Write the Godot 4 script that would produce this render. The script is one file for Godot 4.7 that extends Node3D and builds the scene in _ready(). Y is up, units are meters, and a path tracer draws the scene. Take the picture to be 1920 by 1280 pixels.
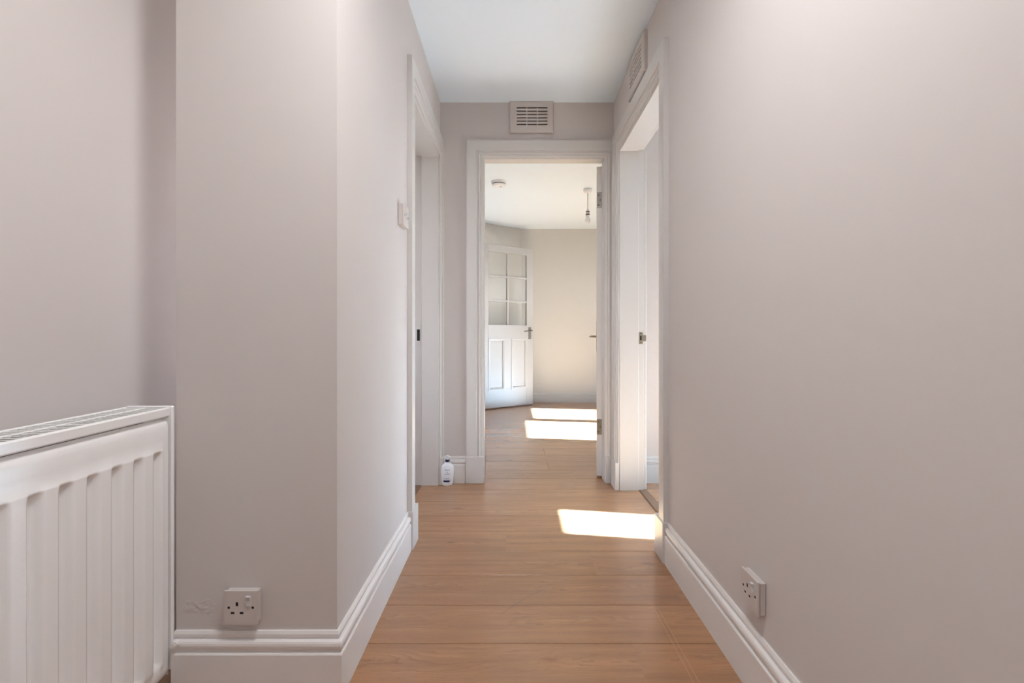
extends Node3D
# A bright hallway seen from a landing. x to the right, y up, d = distance in front of the camera (z = -d).

const FOCAL := 890.0            # focal length in pixels of the 1920 x 1280 frame
const EYE := 0.93               # height of the lens
const CEIL := 2.373
const CEIL_ROOM := 2.345        # the room beyond the end door
const XL := -0.455              # left wall of the hall
const XR := 0.63                # right wall of the hall
const XA := -1.03               # wall behind the radiator
const DP := 1.227               # face of the projecting pier
const DE := 2.967               # end wall of the hall
const DOOR_H := 2.02
const SUN := Vector3(-1.0, -0.6, -0.16)

var M := {}
var taken := {}
var rng := RandomNumberGenerator.new()


func _ready():
	# --- camera
	var cam := Camera3D.new()
	cam.name = "camera"
	cam.projection = Camera3D.PROJECTION_FRUSTUM
	cam.near = 0.05
	cam.far = 60.0
	cam.size = 0.05 * 1280.0 / FOCAL
	cam.frustum_offset = Vector2(-2.0, -15.0) * 0.05 / FOCAL
	cam.position = Vector3(0, EYE, 0)
	add_child(cam)
	cam.current = true
	# --- sky, sun, exposure
	var sky_mat := ProceduralSkyMaterial.new()
	sky_mat.sky_top_color = Color(0.80, 0.86, 0.95)
	sky_mat.sky_horizon_color = Color(0.97, 0.97, 0.98)
	sky_mat.ground_horizon_color = Color(0.62, 0.62, 0.60)
	sky_mat.ground_bottom_color = Color(0.46, 0.46, 0.44)
	sky_mat.sky_energy_multiplier = 1.0
	sky_mat.ground_energy_multiplier = 1.0
	sky_mat.sun_angle_max = 1.0
	var sky := Sky.new()
	sky.sky_material = sky_mat
	var env := Environment.new()
	env.background_mode = Environment.BG_SKY
	env.sky = sky
	env.background_energy_multiplier = 10.3
	env.tonemap_mode = Environment.TONE_MAPPER_LINEAR
	env.tonemap_exposure = 1.87
	env.sdfgi_enabled = true
	env.ssao_enabled = true
	env.ssil_enabled = true
	var we := WorldEnvironment.new()
	we.name = "world_environment"
	we.environment = env
	add_child(we)
	var sun := DirectionalLight3D.new()
	sun.name = "sun"
	sun.light_color = Color(0.71, 0.87, 1.0)
	sun.light_energy = 55.0
	sun.light_angular_distance = 0.5
	sun.shadow_enabled = true
	add_child(sun)
	sun.look_at_from_position(Vector3.ZERO, SUN, Vector3.UP)
	# --- what stands there
	rng.seed = 7
	materials()
	shell()
	floor_boards()
	skirtings()
	end_door()
	left_doorway()
	right_doorway()
	glazed_door()
	radiator()
	vents()
	sockets()
	light_switch()
	soap_bottle()
	smoke_alarm()
	pendant_light()
	unseen_landing_lamp()


# ---------------------------------------------------------------- helpers
func P(x: float, y: float, d: float) -> Vector3:
	return Vector3(x, y, -d)

func start() -> SurfaceTool:
	var st := SurfaceTool.new()
	st.begin(Mesh.PRIMITIVE_TRIANGLES)
	st.set_smooth_group(-1)
	return st

func tri(st: SurfaceTool, a: Vector3, b: Vector3, c: Vector3, n: Vector3):
	if (b - a).cross(c - a).dot(n) > 0.0:
		var t := b
		b = c
		c = t
	for v in [a, b, c]:
		st.set_uv(Vector2(v.x, v.z))
		st.add_vertex(v)

func quad(st: SurfaceTool, a: Vector3, b: Vector3, c: Vector3, d: Vector3, n: Vector3):
	tri(st, a, b, c, n)
	tri(st, a, c, d, n)

# a box between two corners; every edge chamfered by bev
func bx(st: SurfaceTool, p: Vector3, q: Vector3, bev := 0.0):
	var lo := Vector3(minf(p.x, q.x), minf(p.y, q.y), minf(p.z, q.z))
	var hi := Vector3(maxf(p.x, q.x), maxf(p.y, q.y), maxf(p.z, q.z))
	var c := (lo + hi) * 0.5
	var h := (hi - lo) * 0.5
	bev = minf(bev, minf(h.x, minf(h.y, h.z)) * 0.9)
	for ax in 3:
		var u := (ax + 1) % 3
		var v := (ax + 2) % 3
		for s in [-1.0, 1.0]:
			var n := Vector3.ZERO
			n[ax] = s
			var k := []
			for e in [[-1, -1], [1, -1], [1, 1], [-1, 1]]:
				var w := c
				w[ax] += s * h[ax]
				w[u] += e[0] * (h[u] - bev)
				w[v] += e[1] * (h[v] - bev)
				k.append(w)
			quad(st, k[0], k[1], k[2], k[3], n)
	if bev <= 0.0:
		return
	for ax in 3:   # twelve chamfers along the edges
		var u := (ax + 1) % 3
		var v := (ax + 2) % 3
		for su in [-1.0, 1.0]:
			for sv in [-1.0, 1.0]:
				var n := Vector3.ZERO
				n[u] = su
				n[v] = sv
				var k := []
				for e in [[-1, 0], [1, 0], [1, 1], [-1, 1]]:
					var w := c
					w[ax] += e[0] * (h[ax] - bev)
					w[u] += su * (h[u] - (bev if e[1] == 1 else 0.0))
					w[v] += sv * (h[v] - (bev if e[1] == 0 else 0.0))
					k.append(w)
				quad(st, k[0], k[1], k[2], k[3], n)
	for sx in [-1.0, 1.0]:
		for sy in [-1.0, 1.0]:
			for sz in [-1.0, 1.0]:
				var s := Vector3(sx, sy, sz)
				var k := []
				for ax in 3:
					var w := c + s * (h - Vector3.ONE * bev)
					w[ax] = c[ax] + s[ax] * h[ax]
					k.append(w)
				tri(st, k[0], k[1], k[2], s)

# a room box given in x, y, d
func rb(st: SurfaceTool, x0: float, x1: float, y0: float, y1: float, d0: float, d1: float, bev := 0.0):
	bx(st, P(x0, y0, d0), P(x1, y1, d1), bev)

# a profile (offset to the left of the path, height along N) swept along a path in the plane U V, mitred at its corners
func sweep(st: SurfaceTool, path: Array, prof: Array, O: Vector3, U: Vector3, V: Vector3, N: Vector3):
	var area := 0.0
	for i in prof.size():
		var a: Vector2 = prof[i]
		var b: Vector2 = prof[(i + 1) % prof.size()]
		area += a.x * b.y - b.x * a.y
	var rings := []
	var lefts := []
	for i in path.size():
		var n1 := Vector2.ZERO
		var n2 := Vector2.ZERO
		if i > 0:
			var t: Vector2 = (path[i] - path[i - 1]).normalized()
			n1 = Vector2(-t.y, t.x)
		if i < path.size() - 1:
			var t: Vector2 = (path[i + 1] - path[i]).normalized()
			n2 = Vector2(-t.y, t.x)
			lefts.append(n2)
		var m := n1 + n2
		if i > 0 and i < path.size() - 1:
			m = (n1 + n2) / (1.0 + n1.dot(n2))
		var ring := []
		for q in prof:
			var w: Vector2 = path[i] + m * q.x
			ring.append(O + U * w.x + V * w.y + N * q.y)
		rings.append(ring)
	for i in path.size() - 1:
		var l: Vector3 = U * lefts[i].x + V * lefts[i].y
		for j in prof.size():
			var k := (j + 1) % prof.size()
			var e: Vector2 = prof[k] - prof[j]
			var n := (l * e.y - N * e.x) * signf(area)
			quad(st, rings[i][j], rings[i][k], rings[i + 1][k], rings[i + 1][j], n)
	var ids := Geometry2D.triangulate_polygon(PackedVector2Array(prof))
	for end in [0, path.size() - 1]:
		var t: Vector2 = (path[1] - path[0]) if end == 0 else (path[end] - path[end - 1])
		var n := (U * t.x + V * t.y) * (-1.0 if end == 0 else 1.0)
		for i in range(0, ids.size(), 3):
			tri(st, rings[end][ids[i]], rings[end][ids[i + 1]], rings[end][ids[i + 2]], n)

# a surface of revolution round y through c; pts = (radius, height); sz squashes it along z
func lathe(st: SurfaceTool, pts: Array, c := Vector3.ZERO, seg := 24, sz := 1.0, smooth := true):
	st.set_smooth_group(0 if smooth else -1)
	for i in pts.size() - 1:
		var a: Vector2 = pts[i]
		var b: Vector2 = pts[i + 1]
		var e := b - a
		for k in seg:
			var t0 := TAU * k / seg
			var t1 := TAU * (k + 1) / seg
			var u := [Vector3(cos(t0), 0, sin(t0) * sz), Vector3(cos(t1), 0, sin(t1) * sz)]
			var mid: Vector3 = (u[0] + u[1]) * 0.5
			var n := mid * e.y - Vector3.UP * e.x
			var q := [c + u[0] * a.x + Vector3.UP * a.y, c + u[1] * a.x + Vector3.UP * a.y, c + u[1] * b.x + Vector3.UP * b.y, c + u[0] * b.x + Vector3.UP * b.y]
			if a.x > 1e-6:
				tri(st, q[0], q[1], q[2] if b.x > 1e-6 else q[3], n)
			if b.x > 1e-6:
				tri(st, q[0], q[2], q[3], n)
	st.set_smooth_group(-1)

# a round rod from a to b
func rod(st: SurfaceTool, a: Vector3, b: Vector3, r0: float, r1: float, seg := 12):
	var t := (b - a).normalized()
	var s := t.cross(Vector3.UP if absf(t.y) < 0.9 else Vector3.RIGHT).normalized()
	var w := t.cross(s)
	for k in seg:
		var u0 := s * cos(TAU * k / seg) + w * sin(TAU * k / seg)
		var u1 := s * cos(TAU * (k + 1) / seg) + w * sin(TAU * (k + 1) / seg)
		st.set_smooth_group(0)
		quad(st, a + u0 * r0, a + u1 * r0, b + u1 * r1, b + u0 * r1, u0 + u1)
		st.set_smooth_group(-1)
		tri(st, a, a + u0 * r0, a + u1 * r0, -t)
		tri(st, b, b + u0 * r1, b + u1 * r1, t)

# a plate in the plane z, cut by the grid lines xs and ys; cells in holes (i, j) are left open
func plate(st: SurfaceTool, xs: Array, ys: Array, holes: Array, z0: float, z1: float):
	var nx := xs.size() - 1
	var ny := ys.size() - 1
	var solid := func(i, j): return i >= 0 and j >= 0 and i < nx and j < ny and not holes.has(Vector2i(i, j))
	for i in nx:
		for j in ny:
			if not solid.call(i, j):
				continue
			var x0: float = xs[i]
			var x1: float = xs[i + 1]
			var y0: float = ys[j]
			var y1: float = ys[j + 1]
			quad(st, Vector3(x0, y0, z1), Vector3(x1, y0, z1), Vector3(x1, y1, z1), Vector3(x0, y1, z1), Vector3.BACK)
			quad(st, Vector3(x0, y0, z0), Vector3(x1, y0, z0), Vector3(x1, y1, z0), Vector3(x0, y1, z0), Vector3.FORWARD)
			if not solid.call(i - 1, j):
				quad(st, Vector3(x0, y0, z0), Vector3(x0, y1, z0), Vector3(x0, y1, z1), Vector3(x0, y0, z1), Vector3.LEFT)
			if not solid.call(i + 1, j):
				quad(st, Vector3(x1, y0, z0), Vector3(x1, y1, z0), Vector3(x1, y1, z1), Vector3(x1, y0, z1), Vector3.RIGHT)
			if not solid.call(i, j - 1):
				quad(st, Vector3(x0, y0, z0), Vector3(x1, y0, z0), Vector3(x1, y0, z1), Vector3(x0, y0, z1), Vector3.DOWN)
			if not solid.call(i, j + 1):
				quad(st, Vector3(x0, y1, z0), Vector3(x1, y1, z0), Vector3(x1, y1, z1), Vector3(x0, y1, z1), Vector3.UP)

func numbered(called: String) -> String:
	var n: int = taken.get(called, 0)
	taken[called] = n + 1
	return called if n == 0 else "%s_%03d" % [called, n]

func obj(called: String, st: SurfaceTool, mat: Material, parent: Node3D = self) -> MeshInstance3D:
	st.generate_normals()
	var o := MeshInstance3D.new()
	o.mesh = st.commit()
	o.material_override = mat
	o.name = numbered(called) if parent == self else called
	parent.add_child(o, true)
	return o

func tag(o: Node3D, label: String, category: String, kind := "", group := "") -> Node3D:
	o.set_meta("label", label)
	if category:
		o.set_meta("category", category)
	if kind:
		o.set_meta("kind", kind)
	if group:
		o.set_meta("group", group)
	return o

func thing(called: String, at: Vector3, turn: float, label: String, category: String, kind := "", group := "") -> Node3D:
	var o := Node3D.new()
	o.name = numbered(called)
	add_child(o)
	o.position = at
	o.rotation.y = turn
	return tag(o, label, category, kind, group)


# ---------------------------------------------------------------- materials
func paint(color: Color, rough: float, bump := 0.0, scale := 60.0) -> StandardMaterial3D:
	var m := StandardMaterial3D.new()
	m.albedo_color = color
	m.roughness = rough
	if bump > 0.0:
		m.normal_enabled = true
		m.normal_texture = M.peel
		m.normal_scale = bump
		m.uv1_triplanar = true
		m.uv1_world_triplanar = true
		m.uv1_scale = Vector3.ONE * scale
	return m

func materials():
	var fn := FastNoiseLite.new()
	fn.seed = 3
	fn.noise_type = FastNoiseLite.TYPE_SIMPLEX_SMOOTH
	fn.frequency = 0.03
	fn.fractal_octaves = 3
	var nt := NoiseTexture2D.new()
	nt.width = 256
	nt.height = 256
	nt.seamless = true
	nt.as_normal_map = true
	nt.bump_strength = 4.0
	nt.noise = fn
	M.peel = nt
	M.wall = paint(Color8(212, 203, 198), 0.85, 0.04, 2.5)
	M.cream = paint(Color8(211, 208, 204), 0.85, 0.04, 2.5)  # wall paint again, colour shifted to offset the warm floor bounce
	M.ceiling = paint(Color8(238, 247, 255), 0.9)
	M.trim = paint(Color8(213, 207, 202), 0.38)
	M.skirt = paint(Color8(234, 228, 224), 0.38)
	M.door = paint(Color8(188, 187, 186), 0.4)
	M.white = paint(Color8(208, 208, 208), 0.35)
	M.plastic = paint(Color8(206, 196, 190), 0.4)
	M.rad = paint(Color8(246, 243, 240), 0.22, 0.08, 7.0)
	M.dark = paint(Color8(26, 24, 23), 0.8)
	M.shade = paint(Color8(70, 64, 60), 0.9)  # dark tone, puts the shade inside the radiator into colour
	M.steel = paint(Color8(132, 126, 118), 0.4)
	M.steel.metallic = 0.85
	M.brass = paint(Color8(158, 144, 126), 0.38)
	M.brass.metallic = 0.85
	M.screw = paint(Color8(70, 62, 54), 0.5)
	M.screw.metallic = 0.6
	M.pure = paint(Color8(244, 245, 248), 0.28)
	M.navy = paint(Color8(28, 32, 78), 0.4)
	M.ink = paint(Color8(60, 66, 110), 0.6)
	M.pale_ink = paint(Color8(170, 176, 196), 0.6)
	M.strip = paint(Color8(126, 95, 70), 0.5)
	M.scratch = paint(Color8(104, 72, 48), 0.7)
	M.scuff = paint(Color8(188, 146, 112), 0.6)
	M.subfloor = paint(Color8(186, 148, 116), 0.5)
	var g := StandardMaterial3D.new()
	g.albedo_color = Color(0.93, 0.95, 0.92, 0.10)
	g.transparency = BaseMaterial3D.TRANSPARENCY_ALPHA
	g.roughness = 0.04
	g.metallic_specular = 0.12
	M.glass = g
	M.bulb = g
	M.glow = paint(Color8(250, 248, 244), 0.4)
	M.glow.emission_enabled = true
	M.glow.emission = Color(0.97, 0.985, 1.0)
	M.glow.emission_energy_multiplier = 2.0
	M.vent_slot_shade = paint(Color8(128, 116, 106), 0.9)  # darker than the cover, puts the shade of the slots into colour
	M.wood = []
	for k in 5:
		var im := wood_image(k)
		for tone in 2:
			var m := StandardMaterial3D.new()
			m.albedo_texture = im
			m.albedo_color = [Color(1, 1, 1), Color(0.955, 0.945, 0.935)][tone]
			m.roughness = 0.27
			m.metallic_specular = 0.6
			m.clearcoat_enabled = true
			m.clearcoat = 0.4
			m.clearcoat_roughness = 0.18
			M.wood.append(m)

# one oak board: fine pores, soft streaks, arched growth rings and a knot or two
func wood_image(k: int) -> ImageTexture:
	var w := 1024
	var h := 192
	var n := FastNoiseLite.new()
	n.seed = 100 + k * 17
	n.noise_type = FastNoiseLite.TYPE_SIMPLEX_SMOOTH
	n.frequency = 1.0
	var r := RandomNumberGenerator.new()
	r.seed = 900 + k
	var knots := []
	for i in [1, 2, 0, 1, 2][k]:
		knots.append([r.randf_range(0.1, 1.3), r.randf_range(0.03, 0.17), r.randf_range(0.004, 0.014)])
	var mid := r.randf_range(0.06, 0.14)
	var bow := r.randf_range(0.3, 1.1)
	var data := PackedByteArray()
	data.resize(w * h * 3)
	for j in h:
		var y := 0.2 * j / h
		for i in w:
			var x := 1.4 * i / w
			var knot := 0.0
			var yy := y
			for q in knots:
				var dx: float = (x - q[0]) / 2.6
				var dy: float = y - q[1]
				var d2: float = (dx * dx + dy * dy) / (q[2] * q[2]) * (1.0 + 0.9 * n.get_noise_2d(x * 30.0, y * 60.0))
				knot += exp(-d2 * 1.6)
				yy += dy * 1.1 * exp(-d2 * 0.25)
			# growth rings: long arches round a centre line
			var c: float = yy - mid
			var ring: float = c * c * 420.0 + (x - bow) * 0.9 + n.get_noise_2d(x * 1.6, yy * 8.0) * 1.1
			var fr: float = ring * 2.6 - floorf(ring * 2.6)
			var line: float = pow(fr, 3.0)
			var soft: float = n.get_noise_2d(x * 1.1 + 40.0, yy * 22.0)
			var fine: float = n.get_noise_2d(x * 5.0 + 9.0, yy * 260.0)
			var pore: float = maxf(0.0, n.get_noise_2d(x * 16.0 + 70.0, y * 620.0) - 0.25)
			var patch: float = n.get_noise_2d(x * 2.2 + 11.0, y * 9.0 + 5.0)
			var v: float = 1.0 - 0.14 * line * (0.5 + 0.9 * patch) + 0.085 * soft + 0.028 * fine - 0.12 * pore + 0.07 * patch - 0.17 * minf(knot, 1.0) * (0.7 + 0.6 * fr)
			var warm: float = 0.02 * soft + 0.06 * minf(knot, 1.0)
			var at := (j * w + i) * 3
			data[at] = clampi(int(170.0 * v), 0, 255)
			data[at + 1] = clampi(int(122.0 * v * (1.0 - warm * 0.6)), 0, 255)
			data[at + 2] = clampi(int(84.0 * v * (1.0 - warm * 1.2)), 0, 255)
	return ImageTexture.create_from_image(Image.create_from_data(w, h, false, Image.FORMAT_RGB8, data))


# ---------------------------------------------------------------- the shell
# where a sun patch edge on the floor comes from: its d at the depth x of the facade
func back_along(d: float, x: float, xw: float) -> float:
	return d + SUN.z * (xw - x)

# openings: [d0, d1, y0, y1] in a wall that runs along d
func wall_along(st: SurfaceTool, x0: float, x1: float, d0: float, d1: float, top: float, openings: Array):
	var at := d0
	for o in openings:
		rb(st, x0, x1, 0, top, at, o[0])
		if o[2] > 0.0:
			rb(st, x0, x1, 0, o[2], o[0], o[1])
		rb(st, x0, x1, o[3], top, o[0], o[1])
		at = o[1]
	rb(st, x0, x1, 0, top, at, d1)

func wall_across(st: SurfaceTool, d0: float, d1: float, x0: float, x1: float, top: float, openings: Array):
	var at := x0
	for o in openings:
		rb(st, at, o[0], 0, top, d0, d1)
		if o[2] > 0.0:
			rb(st, o[0], o[1], 0, o[2], d0, d1)
		rb(st, o[0], o[1], o[3], top, d0, d1)
		at = o[1]
	rb(st, at, x1, 0, top, d0, d1)

func shell():
	# hall: left wall with the projecting pier
	var st := start()
	rb(st, -0.871, -0.575, 0, CEIL, DP, 1.33)
	wall_along(st, -0.575, XL, DP, DE, CEIL, [[2.114, 2.93, 0.0, 2.05]])
	tag(obj("wall_left", st, M.wall), "cream painted left wall of the hall with its projecting corner pier", "wall", "structure")
	# filler left rough beside the radiator
	var scar := FastNoiseLite.new()
	scar.seed = 11
	scar.frequency = 1.0
	st = start()
	st.set_smooth_group(0)
	for i in 30:
		for j in 16:
			var q := []
			for e in [[0, 0], [1, 0], [1, 1], [0, 1]]:
				var u: float = (i + e[0]) / 30.0
				var v: float = (j + e[1]) / 16.0
				var edge := sin(u * PI) * sin(v * PI)
				var lump := maxf(0.0, scar.get_noise_2d(u * 4.0, v * 9.0) + 0.15) * 0.0042
				q.append(P(-0.862 + 0.105 * u, 0.196 + 0.055 * v, DP - lump * edge + 0.0002))
			quad(st, q[0], q[1], q[2], q[3], Vector3.BACK)
	obj("plaster_scar", st, M.wall, get_node("wall_left"))
	st = start()
	wall_along(st, -1.15, XA, -2.12, 2.02, CEIL, [[1.56, 1.80, 0.8, 2.0]])  # opening out of view behind the pier, placed to light the alcove
	rb(st, -1.92, -1.15, 0, CEIL, 1.90, 2.02)
	rb(st, XA, -0.575, 0, CEIL, 1.90, 2.02)
	tag(obj("wall_alcove", st, M.wall), "recessed pale wall behind the white radiator", "wall", "structure")
	st = start()
	wall_along(st, XR, 0.775, -2.12, DE, CEIL, [[-1.45, -0.95, 1.2, 2.1], [2.0, 2.836, 0.0, 2.05]])  # first opening is unseen, behind the viewer, placed to light the landing
	tag(obj("wall_right", st, M.wall), "long plain painted right wall of the hall with the low socket", "wall", "structure")
	st = start()
	wall_across(st, DE, 3.08, -1.92, 3.65, CEIL, [[-0.21, 0.60, 0.0, 2.05]])
	tag(obj("wall_end", st, M.wall), "painted end wall of the hall round the open door", "wall", "structure")
	st = start()
	wall_across(st, -2.12, -2.0, XA, XR, CEIL, [])
	tag(obj("wall_back", st, M.wall), "landing wall behind the viewer", "wall", "structure")
	# the room beyond the end door
	st = start()
	rb(st, 0.0, 3.65, 0, CEIL, 6.42, 6.54)
	tag(obj("wall_far", st, M.cream), "cream back wall of the sunlit room beyond the end door", "wall", "structure")
	st = start()
	var a := Vector2(0.115, 6.42)
	var b := Vector2(-1.05, 5.577)
	sweep(st, [b, a], [Vector2(0, 0), Vector2(0.12, 0), Vector2(0.12, CEIL), Vector2(0, CEIL)], Vector3.ZERO, Vector3.RIGHT, Vector3.FORWARD, Vector3.UP)
	tag(obj("wall_diagonal", st, M.cream), "slanted cream wall behind the glazed white door", "wall", "structure")
	st = start()
	rb(st, -1.12, -1.0, 0, CEIL, 3.08, 5.70)
	tag(obj("wall_room_left", st, M.cream), "left wall of the room beyond the end door", "wall", "structure")
	# facade on the right: the windows that let the sun in
	var wins := []
	for q in [[2.215, 2.50, 0.263, 0.0], [4.236, 5.056, 0.152, 0.0], [5.206, 5.91, 0.245, 0.0]]:
		wins.append([back_along(q[0], q[2], 3.75), back_along(q[1], q[2], 3.69), 0.85, (3.75 - q[2]) * 0.6])
	wins[0][2] = 0.8
	wins[1][2] = 1.55
	wins[2][2] = 1.55
	wins.insert(1, [2.56, 2.86, 0.5, 2.10])  # unseen window of the right room, placed to brighten the left hall wall
	st = start()
	var cuts := []
	for q in wins:
		cuts.append([q[0] - 0.04, q[1] + 0.04, q[2] - 0.04, q[3] + 0.04])
	wall_along(st, 3.65, 3.77, 0.2, 6.54, CEIL, cuts)
	tag(obj("wall_facade", st, M.cream), "outer wall with the windows of both rooms on the right", "wall", "structure")
	for i in wins.size():
		var q = wins[i]
		st = start()
		rb(st, 3.69, 3.75, q[2] - 0.04, q[2], q[0] - 0.04, q[1] + 0.04, 0.004)
		rb(st, 3.69, 3.75, q[3], q[3] + 0.04, q[0] - 0.04, q[1] + 0.04, 0.004)
		rb(st, 3.69, 3.75, q[2], q[3], q[0] - 0.04, q[0], 0.004)
		rb(st, 3.69, 3.75, q[2], q[3], q[1], q[1] + 0.04, 0.004)
		tag(obj("window_%d" % (i + 1), st, M.white), ["narrow white window frame whose sun falls into the hall", "unseen white window frame in the right room placed to light the hall", "first white window frame of the room beyond the end door", "white window frame nearest the back wall of the far room"][i], "window", "structure")
	st = start()
	rb(st, 0.775, 3.65, 0, CEIL, 0.2, 0.32)
	tag(obj("wall_room_near", st, M.cream), "near wall of the room on the right", "wall", "structure")
	# room on the left: an unseen window, placed to light the doorway jamb
	st = start()
	wall_along(st, -1.92, -1.8, 2.02, DE, CEIL, [[2.10, 2.45, 0.9, 2.05]])
	tag(obj("wall_outer_left", st, M.wall), "outer wall of the room on the left with its unseen window", "wall", "structure")
	st = start()
	rb(st, -1.15, 3.77, CEIL, 2.50, -2.12, 1.45)
	rb(st, -1.92, 3.77, CEIL, 2.50, 1.45, 3.08)
	rb(st, -1.12, 3.77, CEIL_ROOM, 2.50, 3.08, 6.54)
	tag(obj("ceiling", st, M.ceiling), "smooth white ceiling over the hall and the rooms", "ceiling", "structure")


func plank(parent: Node3D, x0: float, x1: float, d0: float, d1: float, force := -1):
	var st := SurfaceTool.new()
	st.begin(Mesh.PRIMITIVE_TRIANGLES)
	st.set_smooth_group(-1)
	var g := 0.0011
	var e := 0.0006
	var b := 0.0003
	var u0 := rng.randf()
	var flip := rng.randf() < 0.5
	var w := d1 - d0
	var ring := func(x, y, inset):
		return [P(x0 + e + inset, y, d0 + g + inset), P(x1 - e - inset, y, d0 + g + inset), P(x1 - e - inset, y, d1 - g - inset), P(x0 + e + inset, y, d1 - g - inset)]
	var top = ring.call(0, 0.0, b)
	var edge = ring.call(0, -b, 0.0)
	var low = ring.call(0, -0.012, 0.0)
	var uv := func(v: Vector3):
		var s := (v.x - x0) / 1.4
		return Vector2(u0 + (1.0 - s if flip else s), clampf((-v.z - d0) / 0.2015, 0.01, 0.99))
	var faces := [[top[0], top[1], top[2], top[3], Vector3.UP]]
	for k in 4:
		var m := (k + 1) % 4
		var n: Vector3 = (top[k] + top[m]) * 0.5 - (top[0] + top[2]) * 0.5
		n.y = 0.0
		faces.append([top[k], top[m], edge[m], edge[k], n.normalized() + Vector3.UP])
		faces.append([edge[k], edge[m], low[m], low[k], n])
	for f in faces:
		for t in [[0, 1, 2], [0, 2, 3]]:
			var p := [f[t[0]], f[t[1]], f[t[2]]]
			if (p[1] - p[0]).cross(p[2] - p[0]).dot(f[4]) > 0.0:
				p.reverse()
			for v in p:
				st.set_uv(uv.call(v))
				st.add_vertex(v)
	var which := rng.randi() % 10 if force < 0 else force
	obj("plank", st, M.wood[which], parent)

func floor_boards():
	var fl := thing("floor", Vector3.ZERO, 0, "oak coloured laminate floor of wide boards laid across the hall", "floor", "structure")
	var st := start()
	rb(st, -1.15, 3.77, -0.10, -0.012, -2.12, 6.54)
	rb(st, -1.92, -1.15, -0.10, -0.012, 1.45, 3.08)
	obj("subfloor", st, M.subfloor, fl)
	var step := 0.2015
	for k in range(-7, 26):
		var d0 := 1.4246 + step * k
		var d1 := minf(d0 + step, 6.42)
		if d0 >= 6.42:
			break
		if d1 <= 1.23:
			plank(fl, XA, 0.35, d0, d1)
			plank(fl, 0.35, XR, d0, d1)
		elif d1 <= 3.05:
			plank(fl, -0.59, 0.75, d0, d1)
			if d0 > 1.2:   # the room on the right
				plank(fl, 0.79, 2.1, d0, d1)
				plank(fl, 2.1, 3.65, d0, d1)
		else:
			var x := (0.245 if k % 2 else 0.935) - 1.38
			plank(fl, -1.0, x, d0, d1)
			while x < 3.6:
				plank(fl, x, minf(x + 1.38, 3.65), d0, d1)
				x += 1.38
	# wear on the boards: a dark scratch, two pale drag marks
	st = start()
	for q in [[[-0.042, 1.570], [-0.005, 1.614], [0.030, 1.655], [0.066, 1.690], [0.105, 1.722], [0.138, 1.738]]]:
		for i in q.size() - 1:
			var a := P(q[i][0], 0, q[i][1])
			var b := P(q[i + 1][0], 0, q[i + 1][1])
			var s := (b - a).normalized().cross(Vector3.UP) * (0.0013 if i % 2 else 0.0007)
			bx_strip(st, a, b, s)
	obj("scratch", st, M.scratch, fl)
	st = start()
	for q in [[0.478, 1.60, 0.481, 1.24], [0.492, 1.585, 0.497, 1.24]]:
		bx_strip(st, P(q[0], 0, q[1]), P(q[2], 0, q[3]), Vector3(0.0005, 0, 0))
	obj("drag_mark", st, M.scuff, fl)
	st = start()
	rb(st, 0.745, 0.795, -0.012, 0.006, 2.03, 2.806, 0.004)
	tag(obj("trim_1", st, M.strip), "wooden threshold strip under the right doorway", "threshold", "structure")
	st = start()
	rb(st, -0.62, -0.56, -0.012, 0.006, 2.144, 2.90, 0.004)
	tag(obj("trim_2", st, M.strip), "brown threshold strip under the left doorway", "threshold", "structure")

func bx_strip(st: SurfaceTool, a: Vector3, b: Vector3, s: Vector3):
	var up := Vector3.UP * 0.0002
	quad(st, a - s + up, a + s + up, b + s + up, b - s + up, Vector3.UP)


# torus skirting: offset from the wall, height
func skirt_profile(h: float, t: float) -> Array:
	var p := [Vector2(0, 0), Vector2(t, 0), Vector2(t, h * 0.672)]
	p += [Vector2(t * 0.92, h * 0.69), Vector2(t * 0.60, h * 0.70), Vector2(t * 0.60, h * 0.73)]
	for i in 7:   # the torus
		var a := -PI / 2 + PI * i / 6
		p.append(Vector2(t * (0.62 + 0.32 * cos(a)), h * (0.805 + 0.072 * sin(a))))
	p += [Vector2(t * 0.30, h * 0.885), Vector2(t * 0.42, h * 0.915), Vector2(t * 0.42, h * 0.955), Vector2(t * 0.25, h), Vector2(0, h)]
	return p

func skirting(called: String, path: Array, label: String, h := 0.165, t := 0.019, mat: Material = null):
	var st := start()
	sweep(st, path, skirt_profile(h, t), Vector3.ZERO, Vector3.RIGHT, Vector3.FORWARD, Vector3.UP)
	return tag(obj(called, st, mat if mat else M.skirt), label, "skirting board", "structure")

func skirtings():
	# the path's left side is the room: paths run so that the wall lies on their right
	var o = skirting("baseboard_left", [Vector2(XL, 2.044), Vector2(XL, DP), Vector2(-0.871, DP)], "moulded skirting board round the pier and along the left wall of the hall")
	var st := start()
	rod(st, P(-0.861, 0.139, DP - 0.012), P(-0.861, 0.139, DP - 0.024), 0.0105, 0.0095, 16)
	rod(st, P(-0.861, 0.139, DP - 0.024), P(-0.861, 0.139, DP - 0.026), 0.0065, 0.006, 16)
	obj("pipe_stub", st, M.skirt, o)
	skirting("baseboard_right", [Vector2(XR, -2.0), Vector2(XR, 1.925)], "moulded skirting board along the right wall of the hall under the low socket")
	skirting("baseboard_end", [Vector2(-0.297, DE), Vector2(XL, DE)].duplicate(), "short piece of skirting behind the soap bottle on the end wall")
	skirting("baseboard_far", [Vector2(3.65, 6.42), Vector2(0.115, 6.42), Vector2(-1.0, 5.613)], "white skirting board of the far room under its back wall", 0.13, 0.016, M.white)
	skirting("baseboard_room", [Vector2(3.65, DE), Vector2(0.775, DE)], "white skirting board in the room beyond the right doorway", 0.165, 0.019, M.white)


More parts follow.
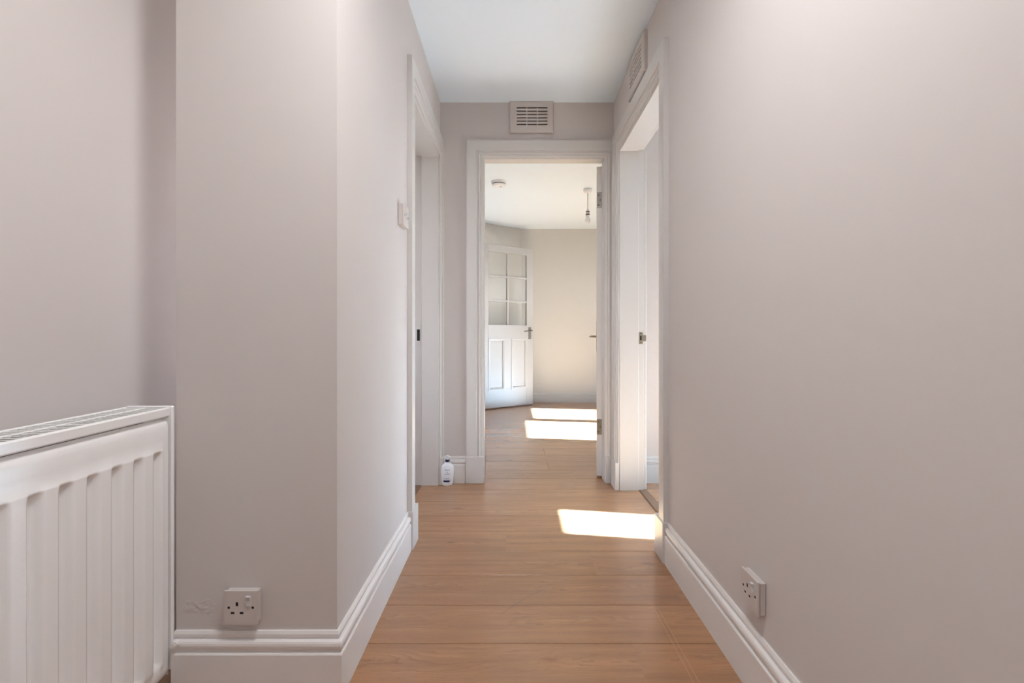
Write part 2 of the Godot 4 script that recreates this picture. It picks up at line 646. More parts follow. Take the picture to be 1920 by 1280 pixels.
# ---------------------------------------------------------------- doorways
# architrave profile: offset inwards from the outer edge, protrusion from the wall
func arch_profile(w: float) -> Array:
	var p := [Vector2(0, 0), Vector2(0, 0.022), Vector2(w * 0.56, 0.022), Vector2(w * 0.60, 0.0205), Vector2(w * 0.61, 0.014), Vector2(w * 0.65, 0.0135)]
	for i in 6:
		var a := PI - PI * i / 5
		p.append(Vector2(w * (0.735 + 0.075 * cos(a)), 0.0125 + 0.0035 * sin(a)))
	p += [Vector2(w * 0.83, 0.0100), Vector2(w * 0.86, 0.0115), Vector2(w * 0.96, 0.0085), Vector2(w, 0.0075), Vector2(w, 0)]
	return p

# O = floor point of the wall plane at u = 0; U across, N out of the wall; opening from u0 to u1
func architrave(parent: Node3D, O: Vector3, U: Vector3, N: Vector3, u0: float, u1: float, wl: float, wr: float, mat: Material):
	var W := 0.105
	var r := 0.004        # the lining shows this much
	var parts := [
		[[Vector2(u0 - r - W, 0.16), Vector2(u0 - r - W, DOOR_H + r + W), Vector2(u1 + r + W, DOOR_H + r + W), Vector2(u1 + r + W, 0.16)]]]
	var st := start()
	var prof := []
	for q in arch_profile(W):   # the path runs up, over and down: the opening is on its right
		prof.append(Vector2(-q.x, q.y))
	sweep(st, parts[0][0], prof, O, U, Vector3.UP, N)
	obj("architrave", st, mat, parent)
	for k in 2:
		var w: float = wl if k == 0 else wr
		if w <= 0.0:
			continue
		st = start()
		var e0: float = (u0 - r - W - 0.006) if k == 0 else (u1 + r - 0.002)
		var e1: float = (u0 - r + 0.002) if k == 0 else (u1 + r + W + 0.006)
		if k == 0: e0 = maxf(e0, e1 - w)
		else: e1 = minf(e1, e0 + w)
		box_uvn(st, O, U, N, e0, e1, 0.0, 0.166, -0.0, 0.027, 0.003)
		obj("plinth_block", st, mat, parent)

func box_uvn(st: SurfaceTool, O: Vector3, U: Vector3, N: Vector3, u0: float, u1: float, y0: float, y1: float, n0: float, n1: float, bev: float):
	bx(st, O + U * u0 + Vector3.UP * y0 + N * n0, O + U * u1 + Vector3.UP * y1 + N * n1, bev)

func end_door():
	var base := P(0.195, 0, DE)
	var t := thing("door_1", base, 0, "open white door and moulded frame at the end of the hall", "door", "structure")
	var O := P(0, 0, DE) - base
	var U := Vector3.RIGHT
	var N := Vector3.BACK
	architrave(t, O, U, N, -0.18, 0.57, 0.2, 0.0635, M.trim)
	var st := start()
	box_uvn(st, O, U, N, -0.21, -0.18, 0, DOOR_H, -0.080, 0.001, 0.001)
	box_uvn(st, O, U, N, 0.57, 0.60, 0, DOOR_H, -0.080, 0.001, 0.001)
	box_uvn(st, O, U, N, -0.21, 0.60, DOOR_H, 2.05, -0.080, 0.001, 0.001)
	obj("lining", st, M.trim, t)
	# the leaf hangs on the right jamb, swung into the room: local x along the leaf, z its thickness
	var leaf := Node3D.new()
	leaf.name = "leaf"
	t.add_child(leaf)
	leaf.position = P(0.5365, 0.016, 3.051) - base
	leaf.rotation.y = deg_to_rad(90.0 - 10.3)
	st = start()
	bx(st, Vector3(0, 0, 0), Vector3(0.742, 1.985, 0.040), 0.002)
	obj("door_slab", st, M.trim, leaf)
	for y in [0.265, 1.72]:
		st = start()
		bx(st, Vector3(-0.0015, y, 0.003), Vector3(0.001, y + 0.10, 0.033), 0.0005)
		rod(st, Vector3(-0.003, y, 0.043), Vector3(-0.003, y + 0.10, 0.043), 0.005, 0.005)
		var h := obj("hinge", st, M.steel, leaf)
		h.set_meta("label", "steel butt hinge")
		for k in 3:
			st = start()
			rod(st, Vector3(-0.0012, y + 0.018 + 0.032 * k, 0.013 + 0.010 * (k % 2)), Vector3(-0.0022, y + 0.018 + 0.032 * k, 0.013 + 0.010 * (k % 2)), 0.0048, 0.0042, 10)
			obj("screw", st, M.screw, leaf)
	st = start()
	bx(st, Vector3(0.666, 0.77, 0.0005), Vector3(0.704, 1.01, -0.0055), 0.002)
	rod(st, Vector3(0.685, 0.89, -0.005), Vector3(0.685, 0.89, -0.055), 0.009, 0.008)
	rod(st, Vector3(0.690, 0.89, -0.050), Vector3(0.575, 0.888, -0.052), 0.008, 0.006)
	var hd := obj("handle", st, M.brass, leaf)
	hd.set_meta("label", "aged metal lever handle")

func side_lining(t: Node3D, O: Vector3, U: Vector3, N: Vector3, u0: float, u1: float, stop_at: float, deep: float):
	var st := start()
	box_uvn(st, O, U, N, u0 - 0.03, u0, 0, DOOR_H, -deep, 0.001, 0.001)
	box_uvn(st, O, U, N, u1, u1 + 0.03, 0, DOOR_H, -deep, 0.001, 0.001)
	box_uvn(st, O, U, N, u0 - 0.03, u1 + 0.03, DOOR_H, 2.05, -deep, 0.001, 0.001)
	obj("lining", st, M.trim, t)
	st = start()
	box_uvn(st, O, U, N, u0, u0 + 0.013, 0, DOOR_H, -stop_at, -0.0005, 0.0015)
	box_uvn(st, O, U, N, u1 - 0.013, u1, 0, DOOR_H, -stop_at, -0.0005, 0.0015)
	box_uvn(st, O, U, N, u0 + 0.013, u1 - 0.013, DOOR_H - 0.013, DOOR_H, -stop_at, -0.0005, 0.0015)
	obj("door_stop", st, M.trim, t)

func left_doorway():
	var base := P(XL, 0, 2.52)
	var t := thing("door_2", base, 0, "white doorway in the left wall, its jamb bluish and holed for a latch", "doorway", "structure")
	var O := P(XL, 0, 0) - base
	side_lining(t, O, Vector3.FORWARD, Vector3.RIGHT, 2.144, 2.913, 0.105, 0.145)
	architrave(t, O, Vector3.FORWARD, Vector3.RIGHT, 2.148, 2.905, 0.2, 0.05, M.trim)
	var st := start()   # keep of the latch: a plate with a black hole
	box_uvn(st, O, Vector3.FORWARD, Vector3.RIGHT, 2.909, 2.914, 0.865, 0.985, -0.142, -0.112, 0.0005)
	var k := obj("strike_plate", st, M.trim, t)
	st = start()
	box_uvn(st, O, Vector3.FORWARD, Vector3.RIGHT, 2.908, 2.9125, 0.885, 0.955, -0.134, -0.116, 0.0003)
	obj("latch_hole", st, M.dark, k)

func right_doorway():
	var base := P(XR, 0, 2.42)
	var t := thing("door_3", base, 0, "white doorway in the right wall through which the sun falls", "doorway", "structure")
	var O := P(XR, 0, 0) - base
	side_lining(t, O, Vector3.FORWARD, Vector3.LEFT, 2.03, 2.819, 0.113, 0.146)
	architrave(t, O, Vector3.FORWARD, Vector3.LEFT, 2.03, 2.806, 0.2, 0.16, M.trim)
	var st := start()   # room side trim that shows past the rebate
	bx(st, P(0.776, 0, 2.825) - base, P(0.794, DOOR_H, 2.90) - base, 0.003)
	obj("architrave", st, M.trim, t)
	st = start()
	bx(st, P(0.746, 0.868, 2.8195) - base, P(0.770, 0.938, 2.8165) - base, 0.0005)
	bx(st, P(0.770, 0.884, 2.8185) - base, P(0.790, 0.920, 2.8155) - base, 0.0005)
	var k := obj("strike_plate", st, M.brass, t)
	k.set_meta("label", "metal latch keep on the far jamb")
	st = start()
	bx(st, P(0.753, 0.890, 2.8165) - base, P(0.763, 0.916, 2.816) - base, 0.0)
	obj("latch_hole", st, M.dark, k)
	for y in [0.876, 0.930]:
		st = start()
		rod(st, P(0.758, y, 2.8166) - base, P(0.758, y, 2.8158) - base, 0.0032, 0.003, 10)
		obj("screw", st, M.screw, k)

func glazed_door():
	# local x from the handle edge to the hinge edge (towards the left), z towards the viewer
	var base := P(0.236, 0.012, 6.215)
	var t := thing("door_4", base, 0, "white panelled door with six glass panes standing open in the far room", "door", "structure")
	t.rotation.y = atan2(0.40, 0.58) - PI
	# seen from the front: width 0.776, handle on the right
	var L := 0.776
	var T := 0.040
	var H := 2.012
	# the local frame after the turn: +x runs left and nearer, +z runs away from the viewer
	var xs := [0.0, 0.098, 0.365, 0.411, 0.678, L]
	var gl := [0.098, 0.3695, 0.4065, 0.678]
	var rows := [1.075, 1.955]
	var st := start()
	bx(st, Vector3(0, 0, 0), Vector3(0.098, H, -T), 0.002)
	bx(st, Vector3(0.678, 0, 0), Vector3(L, H, -T), 0.002)
	bx(st, Vector3(0.098, 0, -0.001), Vector3(0.678, 0.215, -T + 0.001), 0.001)
	bx(st, Vector3(0.098, 0.855, -0.001), Vector3(0.678, 1.025, -T + 0.001), 0.001)
	bx(st, Vector3(0.098, 1.925, -0.001), Vector3(0.678, H, -T + 0.001), 0.001)
	bx(st, Vector3(0.338, 0.215, -0.001), Vector3(0.438, 0.855, -T + 0.001), 0.001)
	obj("frame", st, M.door, t)
	var y0 := 1.025
	var y1 := 1.925
	st = start()
	bx(st, Vector3(0.376, y0, -0.004), Vector3(0.400, y1, -T + 0.004), 0.004)
	for k in 2:
		var y := y0 + (y1 - y0) * (k + 1) / 3.0
		bx(st, Vector3(0.098, y - 0.012, -0.004), Vector3(0.678, y + 0.012, -T + 0.004), 0.004)
	obj("glazing_bar", st, M.door, t)
	for c in [[0.098, 0.376], [0.400, 0.678]]:
		for k in 3:
			st = start()
			var ya := y0 + (y1 - y0) * k / 3.0 + (0.012 if k else 0.0)
			var yb := y0 + (y1 - y0) * (k + 1) / 3.0 - (0.012 if k < 2 else 0.0)
			bx(st, Vector3(c[0], ya, -T * 0.5 - 0.002), Vector3(c[1], yb, -T * 0.5 + 0.002), 0.0)
			obj("glass_pane", st, M.glass, t)
	for c in [[0.098, 0.338], [0.438, 0.678]]:
		st = start()
		bx(st, Vector3(c[0], 0.215, -0.012), Vector3(c[1], 0.855, -T + 0.012))
		var pn := obj("panel", st, M.door, t)
		st = start()
		for z in [[-T + 0.012, -T - 0.004, 1.0], [-0.012, 0.004, -1.0]]:
			var pr := [Vector2(0, 0), Vector2(0.030, 0), Vector2(0.026, 0.010), Vector2(0.010, 0.016), Vector2(-0.004, 0.016), Vector2(-0.004, 0.010), Vector2(0, 0.010)]
			for e in 4:
				var q := [Vector2(c[0], 0.215), Vector2(c[1], 0.215), Vector2(c[1], 0.855), Vector2(c[0], 0.855)]
				var a: Vector2 = q[e]
				var b: Vector2 = q[(e + 1) % 4]
				var dir := (b - a).normalized()
				var left := Vector2(-dir.y, dir.x)
				var ring := []
				for s in [0, 1]:
					var rr := []
					for p in pr:
						var o: Vector2 = (a if s == 0 else b) + left * p.x + dir * (p.x if s == 0 else -p.x)
						rr.append(Vector3(o.x, o.y, z[0] - z[2] * p.y))
					ring.append(rr)
				for j in pr.size():
					var k := (j + 1) % pr.size()
					var pe: Vector2 = pr[k] - pr[j]
					quad(st, ring[0][j], ring[0][k], ring[1][k], ring[1][j], Vector3(left.x, left.y, 0) * pe.y - Vector3(0, 0, -z[2]) * pe.x)
		obj("panel_moulding", st, M.door, pn)
	st = start()
	bx(st, Vector3(0.033, 0.845, -T), Vector3(0.073, 1.00, -T - 0.007), 0.002)
	rod(st, Vector3(0.053, 0.955, -T), Vector3(0.053, 0.955, -T - 0.050), 0.010, 0.009)
	rod(st, Vector3(0.045, 0.955, -T - 0.046), Vector3(0.165, 0.948, -T - 0.046), 0.009, 0.007)
	var h := obj("handle", st, M.steel, t)
	h.set_meta("label", "shiny metal lever handle on a backplate")


# ---------------------------------------------------------------- things
func radiator():
	var base := P(-0.96, 0.0, 0.72)
	var t := thing("radiator", base, 0, "white ribbed panel radiator with a top grille beside the pier", "radiator")
	var x0 := -0.880       # front face
	var y0 := 0.060
	var y1 := 0.712        # top of the pressed panel
	var de := 1.211
	var ds := 0.23
	# pressed front panel: profile along d, flutes with rounded tops, as a height field
	var pitch := 0.0602
	var ya := 0.640
	var yb := 0.095
	var ds_list := []
	var first := 1.190
	var d := ds
	while d < de - 0.002:
		ds_list.append(d)
		d += 0.003
	ds_list.append(de)
	var ys := [y0, y0 + 0.008, 0.08, yb, yb + 0.006, yb + 0.012, yb + 0.018, 0.30, 0.45, ya - 0.022, ya - 0.018, ya - 0.014, ya - 0.010, ya - 0.006, ya - 0.003, ya, 0.665, 0.690, 0.700, 0.706, y1]
	var depth := func(dd: float, y: float) -> float:
		var out := 0.0
		# the channel between two flats: slope away from the viewer steeper, far slope faces the viewer
		var u: float = fposmod(first - dd, pitch)
		var c := 0.0
		if u < 0.014:
			c = smoothstep(0.0, 1.0, u / 0.014)
		elif u < 0.028:
			c = 1.0
		elif u < 0.033:
			c = 1.0 - smoothstep(0.0, 1.0, (u - 0.028) / 0.005)
		var e := minf(smoothstep(ya, ya - 0.02, y), smoothstep(yb, yb + 0.016, y))
		if dd > first + 0.001 or dd < 0.25:
			c = 0.0
		var flat := smoothstep(ya + 0.002, ya - 0.003, y) * smoothstep(yb - 0.002, yb + 0.004, y)
		if dd > first + 0.001 or dd < 0.25:
			flat = 0.0
		out = 0.0035 * flat - 0.0155 * c * e
		if y > 0.69:
			out -= 0.010 * pow((y - 0.69) / (y1 - 0.69), 2.0)
		if y < y0 + 0.004:
			out -= 0.006
		return out
	var st := start()
	st.set_smooth_group(0)
	for i in ds_list.size() - 1:
		for j in ys.size() - 1:
			var q := []
			for e in [[0, 0], [1, 0], [1, 1], [0, 1]]:
				var dd: float = ds_list[i + e[0]]
				var yy: float = ys[j + e[1]]
				q.append(P(x0 + depth.call(dd, yy), yy, dd) - base)
			quad(st, q[0], q[1], q[2], q[3], Vector3.RIGHT)
	st.set_smooth_group(-1)
	for i in ds_list.size() - 1:   # the back of the sheet keeps it solid
		var a: float = ds_list[i]
		var b: float = ds_list[i + 1]
		quad(st, P(x0 - 0.020, y0, a) - base, P(x0 - 0.020, y0, b) - base, P(x0 - 0.020, y1, b) - base, P(x0 - 0.020, y1, a) - base, Vector3.LEFT)
		quad(st, P(x0 - 0.010, y1, a) - base, P(x0 - 0.010, y1, b) - base, P(x0 - 0.020, y1, b) - base, P(x0 - 0.020, y1, a) - base, Vector3.UP)
		quad(st, P(x0 - 0.006, y0, a) - base, P(x0 - 0.006, y0, b) - base, P(x0 - 0.020, y0, b) - base, P(x0 - 0.020, y0, a) - base, Vector3.DOWN)
	quad(st, P(x0, y0, de) - base, P(x0, y1, de) - base, P(x0 - 0.02, y1, de) - base, P(x0 - 0.02, y0, de) - base, Vector3.FORWARD)
	quad(st, P(x0, y0, ds) - base, P(x0, y1, ds) - base, P(x0 - 0.02, y1, ds) - base, P(x0 - 0.02, y0, ds) - base, Vector3.BACK)
	obj("front_panel", st, M.rad, t)
	st = start()
	bx(st, P(-0.990, y0, ds) - base, P(-0.975, y1, de) - base, 0.004)
	obj("back_panel", st, M.rad, t)
	st = start()   # convector fins between the panels
	d = ds + 0.02
	while d < de - 0.01:
		bx(st, P(-0.975, 0.11, d) - base, P(x0 - 0.020, 0.68, d + 0.0012) - base)
		d += 0.025
	var fins := obj("convector_fins", st, M.shade, t)
	fins.set_meta("kind", "stuff")
	# cover: front lip, back rail, middle rail, end panels
	st = start()
	bx(st, P(x0 - 0.008, 0.718, ds - 0.006) - base, P(x0 + 0.002, 0.742, de + 0.005) - base, 0.0035)
	bx(st, P(-0.996, 0.722, ds - 0.006) - base, P(-0.988, 0.742, de + 0.005) - base, 0.002)
	bx(st, P(-0.944, 0.734, ds) - base, P(-0.938, 0.741, de) - base, 0.001)
	obj("top_grille_frame", st, M.rad, t)
	for e in [[de + 0.004, de + 0.0135], [ds - 0.012, ds - 0.002]]:
		st = start()
		bx(st, P(-0.992, 0.068, e[0]) - base, P(x0 + 0.008, 0.7445, e[1]) - base, 0.003)
		obj("end_panel", st, M.rad, t)
	d = ds + 0.006
	while d < de - 0.004:
		st = start()
		bx(st, P(-0.9885, 0.7385, d) - base, P(x0 - 0.0075, 0.7400, d + 0.0040) - base, 0.0005)
		obj("grille_slat", st, M.rad, t)
		d += 0.0148
	st = start()
	bx(st, P(-0.986, 0.700, ds + 0.004) - base, P(x0 - 0.009, 0.703, de - 0.004) - base)  # dark sheet stands in for the shade between the grille slats
	obj("grille_shade_sheet", st, M.shade, t)
	for e in [0.40, 1.05]:
		st = start()
		bx(st, P(XA, 0.20, e) - base, P(-0.990, 0.62, e + 0.03) - base, 0.002)
		obj("wall_bracket", st, M.steel, t)
	for e in [1.16, 0.28]:
		st = start()
		rod(st, P(-0.935, 0.0, e) - base, P(-0.935, 0.09, e) - base, 0.008, 0.008)
		obj("pipe", st, M.white, t)

# a fan vent cover: local x across, y up, z out of the wall; origin at the middle of its back
func vent(at: Vector3, turn: float, w: float, h: float, label: String):
	var t := thing("wall_vent", at, turn, label, "vent", "", "ventilation covers near the hall ceiling")
	var st := start()
	var z := 0.020
	var pr := [Vector2(0, 0), Vector2(0.0, z - 0.006), Vector2(0.001, z - 0.003), Vector2(0.004, z - 0.0008), Vector2(0.008, z), Vector2(0.026, z), Vector2(0.026, 0)]
	var c := [Vector2(-w / 2, -h / 2), Vector2(w / 2, -h / 2), Vector2(w / 2, h / 2), Vector2(-w / 2, h / 2)]
	for e in 4:
		var a: Vector2 = c[e]
		var b: Vector2 = c[(e + 1) % 4]
		var dir := (b - a).normalized()
		var left := Vector2(-dir.y, dir.x)
		for j in pr.size() - 1:
			var p: Vector2 = pr[j]
			var q: Vector2 = pr[j + 1]
			var f := func(o: Vector2, base: Vector2, s: float) -> Vector3:
				var r := base + left * o.x + dir * (o.x * s)
				return Vector3(r.x, r.y, o.y)
			var n := Vector3(left.x, left.y, 0) * -(q.y - p.y) + Vector3.BACK * (q.x - p.x)
			quad(st, f.call(p, a, 1.0), f.call(q, a, 1.0), f.call(q, b, -1.0), f.call(p, b, -1.0), n)
	obj("cover", st, M.plastic, t)
	# face with three columns of six slots
	var sx := w / 0.27
	var sy := h / 0.195
	var xs := [-w / 2 + 0.026]
	for k in [[-0.092, -0.034], [-0.026, 0.032], [0.040, 0.098]]:
		xs += [k[0] * sx, k[1] * sx]
	xs.append(w / 2 - 0.026)
	var ys := [-h / 2 + 0.026]
	for k in 6:
		ys += [(-0.053 + 0.0207 * k) * sy, (-0.053 + 0.0207 * k + 0.0080) * sy]
	ys.append(h / 2 - 0.026)
	var holes := []
	for i in 3:
		for j in 6:
			holes.append(Vector2i(1 + 2 * i, 1 + 2 * j))
	st = start()
	plate(st, xs, ys, holes, z - 0.003, z)
	obj("slotted_face", st, M.plastic, t)
	for j in 6:   # sloping louvre behind each row of slots
		var y: float = (-0.053 + 0.0207 * j) * sy
		st = start()
		var q := [Vector3(-0.094 * sx, y - 0.001, z - 0.003), Vector3(0.1 * sx, y - 0.001, z - 0.003), Vector3(0.1 * sx, y + 0.007, z - 0.013), Vector3(-0.094 * sx, y + 0.007, z - 0.013)]
		quad(st, q[0], q[1], q[2], q[3], Vector3(0, 1, 1))
		quad(st, q[0] - Vector3(0, 0.0015, 0), q[1] - Vector3(0, 0.0015, 0), q[2] - Vector3(0, 0.0015, 0), q[3] - Vector3(0, 0.0015, 0), Vector3(0, -1, -1))
		quad(st, q[0], q[1], q[1] - Vector3(0, 0.0015, 0), q[0] - Vector3(0, 0.0015, 0), Vector3.BACK)
		obj("louvre", st, M.plastic, t)
	st = start()
	bx(st, Vector3(-w / 2 + 0.02, -h / 2 + 0.02, 0.0), Vector3(w / 2 - 0.02, h / 2 - 0.02, 0.006))
	obj("back_plate", st, M.vent_slot_shade, t)

func vents():
	vent(P(0.115, 2.276, DE), 0, 0.272, 0.194, "beige slotted vent cover on the end wall above the open door")
	vent(P(XR, 2.255, 2.372), -PI / 2, 0.305, 0.194, "beige slotted vent cover high on the right wall above the right doorway")

# single switched socket outlet: local z out of the wall, origin at the middle of its back
func socket(at: Vector3, turn: float, label: String, mirror := 1.0):
	var t := thing("wall_socket", at, turn, label, "socket", "", "low wall sockets of the hall")
	var s := 0.0425
	var st := start()
	bx(st, Vector3(-s + 0.0015, -s + 0.0015, 0), Vector3(s - 0.0015, s - 0.0015, 0.0165), 0.0025)
	obj("back_box", st, M.plastic, t)
	# grid with holes for three pins
	st = start()
	var xs := [-s, -0.0258, -0.0162, -0.0134, -0.0066, -0.0030, 0.0066, s]
	var ys := [-s, -0.0162, -0.0102, 0.0040, 0.0142, s]
	plate(st, xs, ys, [Vector2i(1, 1), Vector2i(5, 1), Vector2i(3, 3)], 0.0175, 0.0225)
	obj("face_plate", st, M.plastic, t)
	st = start()
	bx(st, Vector3(-0.028, -0.018, 0.0166), Vector3(0.009, 0.016, 0.0218))  # black sheet stands in for the shade in the pin holes
	obj("pin_hole_shade", st, M.dark, t)
	st = start()
	for x in [-0.0305, 0.0305]:
		st = start()
		rod(st, Vector3(x, 0.0005, 0.022), Vector3(x, 0.0005, 0.0228), 0.0034, 0.0032, 14)
		obj("screw", st, M.dark, t)
	st = start()   # rocker: tilted
	var r := [Vector2(0.0060, 0.0225), Vector2(0.0060, 0.0255), Vector2(0.0185, 0.0245), Vector2(0.0305, 0.0295), Vector2(0.0305, 0.0225)]
	sweep(st, [Vector2(0.0145, 0), Vector2(0.0255, 0)], [Vector2(r[0].x, r[0].y), r[1], r[2], r[3], r[4]], Vector3.ZERO, Vector3.RIGHT, Vector3.UP, Vector3.BACK)
	obj("rocker_switch", st, M.white, t)

func sockets():
	socket(P(-0.691, 0.234, DP), 0, "single wall socket on the pier beside the radiator")
	socket(P(XR, 0.268, 1.222), -PI / 2, "single wall socket low on the long right wall")

func light_switch():
	var t := thing("light_switch", P(XL, 1.402, 1.918), PI / 2, "square light switch on the left wall beside the doorway frame", "light switch")
	var s := 0.0435
	var st := start()
	bx(st, Vector3(-s + 0.001, -s + 0.001, 0), Vector3(s - 0.001, s - 0.001, 0.017), 0.002)
	obj("back_box", st, M.plastic, t)
	st = start()
	bx(st, Vector3(-s, -s, 0.0165), Vector3(s, s, 0.024), 0.002)
	obj("face_plate", st, M.plastic, t)
	st = start()
	sweep(st, [Vector2(-0.006, 0), Vector2(0.006, 0)], [Vector2(-0.012, 0.024), Vector2(-0.012, 0.0265), Vector2(0.0, 0.0262), Vector2(0.012, 0.0315), Vector2(0.012, 0.024)], Vector3.ZERO, Vector3.RIGHT, Vector3.UP, Vector3.BACK)
	obj("rocker_switch", st, M.white, t)
	for x in [-0.030, 0.030]:
		st = start()
		rod(st, Vector3(x, 0, 0.0238), Vector3(x, 0, 0.0246), 0.0032, 0.003, 12)
		obj("screw", st, M.screw, t)

func soap_bottle():
	var t := thing("soap_bottle", P(-0.402, 0, 2.912), 0, "white pump soap bottle with dark blue print standing on the floor at the end wall", "bottle")
	t.rotation.y = deg_to_rad(6.0)
	var body := [Vector2(0, 0), Vector2(0.0270, 0), Vector2(0.0300, 0.003), Vector2(0.0330, 0.020), Vector2(0.0368, 0.045), Vector2(0.0392, 0.070), Vector2(0.0398, 0.088), Vector2(0.0392, 0.102), Vector2(0.0365, 0.115), Vector2(0.0310, 0.126), Vector2(0.0230, 0.134), Vector2(0.0165, 0.1385), Vector2(0.0135, 0.141), Vector2(0.0128, 0.147), Vector2(0, 0.147)]
	var squash := 0.64
	var st := start()
	lathe(st, body, Vector3.ZERO, 40, squash)
	obj("body", st, M.pure, t)
	st = start()
	lathe(st, [Vector2(0, 0.145), Vector2(0.0130, 0.145), Vector2(0.0135, 0.148), Vector2(0.0130, 0.157), Vector2(0.0105, 0.1585), Vector2(0, 0.1585)], Vector3.ZERO, 28)
	var col := obj("collar", st, M.navy, t)
	col.set_meta("label", "dark blue screw collar")
	st = start()
	lathe(st, [Vector2(0, 0.158), Vector2(0.0085, 0.158), Vector2(0.0070, 0.166), Vector2(0.0062, 0.172), Vector2(0.0095, 0.1735), Vector2(0.0105, 0.178), Vector2(0.0095, 0.1815), Vector2(0, 0.182)], Vector3.ZERO, 24)
	rod(st, Vector3(0.004, 0.1765, 0), Vector3(0.020, 0.1755, 0.018), 0.0050, 0.0038)
	obj("pump_head", st, M.pure, t)
	# the print, bent round the body
	var wrap := func(x: float, y: float, lift: float) -> Vector3:
		var r := 0.03
		for i in body.size() - 1:
			if body[i].y <= y and body[i + 1].y >= y and body[i + 1].y > body[i].y:
				r = lerpf(body[i].x, body[i + 1].x, (y - body[i].y) / (body[i + 1].y - body[i].y))
		r += lift
		return Vector3(x, y, squash * sqrt(maxf(r * r - x * x, 0.0)))
	var print_on := func(called: String, words: String, px: float, cx: float, cy: float, mat: Material, italic: float):
		var tm := TextMesh.new()
		var fo := SystemFont.new()
		fo.font_names = PackedStringArray(["Droid Serif"])
		tm.font = fo
		tm.text = words
		tm.font_size = 48
		tm.pixel_size = px
		tm.depth = 0.0004
		var arr := tm.get_mesh_arrays()
		var vs: PackedVector3Array = arr[Mesh.ARRAY_VERTEX]
		var ix: PackedInt32Array = arr[Mesh.ARRAY_INDEX]
		var s2 := start()
		for i in range(0, ix.size(), 3):
			var tr := []
			for k in 3:
				var v: Vector3 = vs[ix[i + k]]
				tr.append(wrap.call(cx + v.x + v.y * italic, cy + v.y, 0.0002 + v.z))
			for v in tr:
				s2.add_vertex(v)
		obj(called, s2, mat, t)
	print_on.call("lettering", "Dove", 0.00027, -0.001, 0.099, M.ink, 0.25)
	var grid := func(called: String, xa: float, xb: float, ya: float, yb: float, mat: Material):
		var s2 := start()
		for i in 8:
			for j in 4:
				var q := []
				for e in [[0, 0], [1, 0], [1, 1], [0, 1]]:
					q.append(wrap.call(lerpf(xa, xb, (i + e[0]) / 8.0), lerpf(ya, yb, (j + e[1]) / 4.0), 0.0003))
				quad(s2, q[0], q[1], q[2], q[3], Vector3.BACK)
		obj(called, s2, mat, t)
	grid.call("label_band", -0.0245, 0.0135, 0.024, 0.036, M.navy)
	grid.call("label_mark", 0.019, 0.0225, 0.027, 0.041, M.pale_ink)
	grid.call("label_mark", -0.0025, 0.0015, 0.083, 0.088, M.ink)
	for y in [0.0755, 0.071]:
		grid.call("label_mark", -0.016, 0.015, y, y + 0.0022, M.pale_ink)
	for y in [0.043, 0.0475]:
		grid.call("label_mark", -0.024, 0.013, y, y + 0.002, M.pale_ink)

func smoke_alarm():
	var t := thing("smoke_alarm", P(-0.132, CEIL_ROOM, 4.43), 0, "round white smoke alarm on the ceiling of the far room", "smoke alarm")
	var st := start()
	lathe(st, [Vector2(0, 0), Vector2(0.070, 0), Vector2(0.071, -0.004), Vector2(0.069, -0.019), Vector2(0.064, -0.021), Vector2(0, -0.021)], Vector3.ZERO, 40)
	obj("base", st, M.pure, t)
	st = start()
	lathe(st, [Vector2(0, -0.020), Vector2(0.060, -0.020), Vector2(0.060, -0.029), Vector2(0, -0.029)], Vector3.ZERO, 40)
	obj("vent_ring", st, M.shade, t)
	st = start()
	lathe(st, [Vector2(0, -0.028), Vector2(0.066, -0.028), Vector2(0.066, -0.032), Vector2(0.058, -0.044), Vector2(0.046, -0.048), Vector2(0, -0.049)], Vector3.ZERO, 40)
	obj("cap", st, M.pure, t)
	st = start()
	lathe(st, [Vector2(0, -0.047), Vector2(0.010, -0.048), Vector2(0.009, -0.0515), Vector2(0, -0.052)], Vector3(0.018, 0, 0.010), 16)
	obj("test_button", st, M.plastic, t)

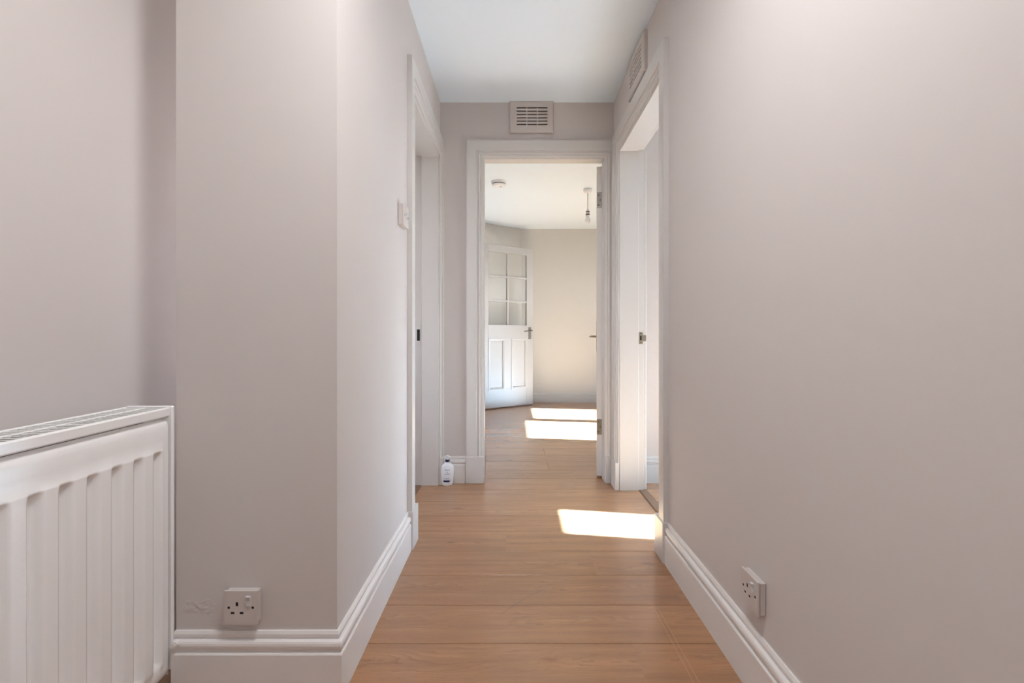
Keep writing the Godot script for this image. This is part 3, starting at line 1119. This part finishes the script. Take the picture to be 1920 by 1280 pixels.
func pendant_light():
	var t := thing("pendant_light", P(0.731, CEIL_ROOM, 4.65), 0, "bare white pendant lamp hanging on a cord from the far room ceiling", "pendant light")
	var st := start()
	lathe(st, [Vector2(0, 0), Vector2(0.042, 0), Vector2(0.043, -0.004), Vector2(0.041, -0.030), Vector2(0.034, -0.036), Vector2(0.006, -0.040), Vector2(0, -0.040)], Vector3.ZERO, 32)
	obj("ceiling_rose", st, M.pure, t)
	st = start()
	lathe(st, [Vector2(0, -0.038), Vector2(0.0035, -0.038), Vector2(0.0035, -0.192), Vector2(0, -0.192)], Vector3.ZERO, 10)
	obj("cord", st, M.plastic, t)
	st = start()
	lathe(st, [Vector2(0, -0.186), Vector2(0.005, -0.188), Vector2(0.009, -0.200), Vector2(0.014, -0.212), Vector2(0.016, -0.226), Vector2(0.017, -0.262), Vector2(0.0, -0.262)], Vector3.ZERO, 24)
	var h := obj("lamp_holder", st, M.pure, t)
	st = start()
	lathe(st, [Vector2(0, -0.222), Vector2(0.019, -0.222), Vector2(0.019, -0.229), Vector2(0, -0.229)], Vector3.ZERO, 24)
	lathe(st, [Vector2(0, -0.246), Vector2(0.0195, -0.246), Vector2(0.0195, -0.256), Vector2(0, -0.256)], Vector3.ZERO, 24)
	obj("shade_ring", st, M.shade, h)
	st = start()
	lathe(st, [Vector2(0.0, -0.262), Vector2(0.013, -0.262), Vector2(0.015, -0.275), Vector2(0.022, -0.292), Vector2(0.027, -0.308), Vector2(0.026, -0.322), Vector2(0.018, -0.334), Vector2(0.0, -0.339)], Vector3.ZERO, 28)
	obj("bulb", st, M.pure, t)

# unseen ceiling lamp, out of view overhead, placed to light the landing
func unseen_landing_lamp():
	var at := P(0.0, CEIL, 0.75)
	var t := thing("unseen_ceiling_lamp", at, 0, "unseen round flush white ceiling lamp placed to light the landing", "ceiling lamp")
	var st := start()
	lathe(st, [Vector2(0, 0), Vector2(0.20, 0), Vector2(0.20, -0.025), Vector2(0, -0.025)], Vector3.ZERO, 40)
	obj("base", st, M.white, t)
	st = start()
	lathe(st, [Vector2(0, -0.024), Vector2(0.19, -0.024), Vector2(0.185, -0.045), Vector2(0.15, -0.06), Vector2(0, -0.066)], Vector3.ZERO, 40)
	obj("lamp_shade", st, M.glow, t)
	var l := AreaLight3D.new()
	l.name = "unseen_lamp_light"
	l.area_size = Vector2(0.34, 0.34)
	l.area_normalize_energy = true
	l.light_energy = 0.95
	l.light_color = Color(0.97, 0.985, 1.0)
	l.area_range = 12.0
	l.area_attenuation = 2.0
	l.shadow_enabled = true
	t.add_child(l)
	l.position = Vector3(0, -0.07, 0)
	l.rotation.x = -PI / 2
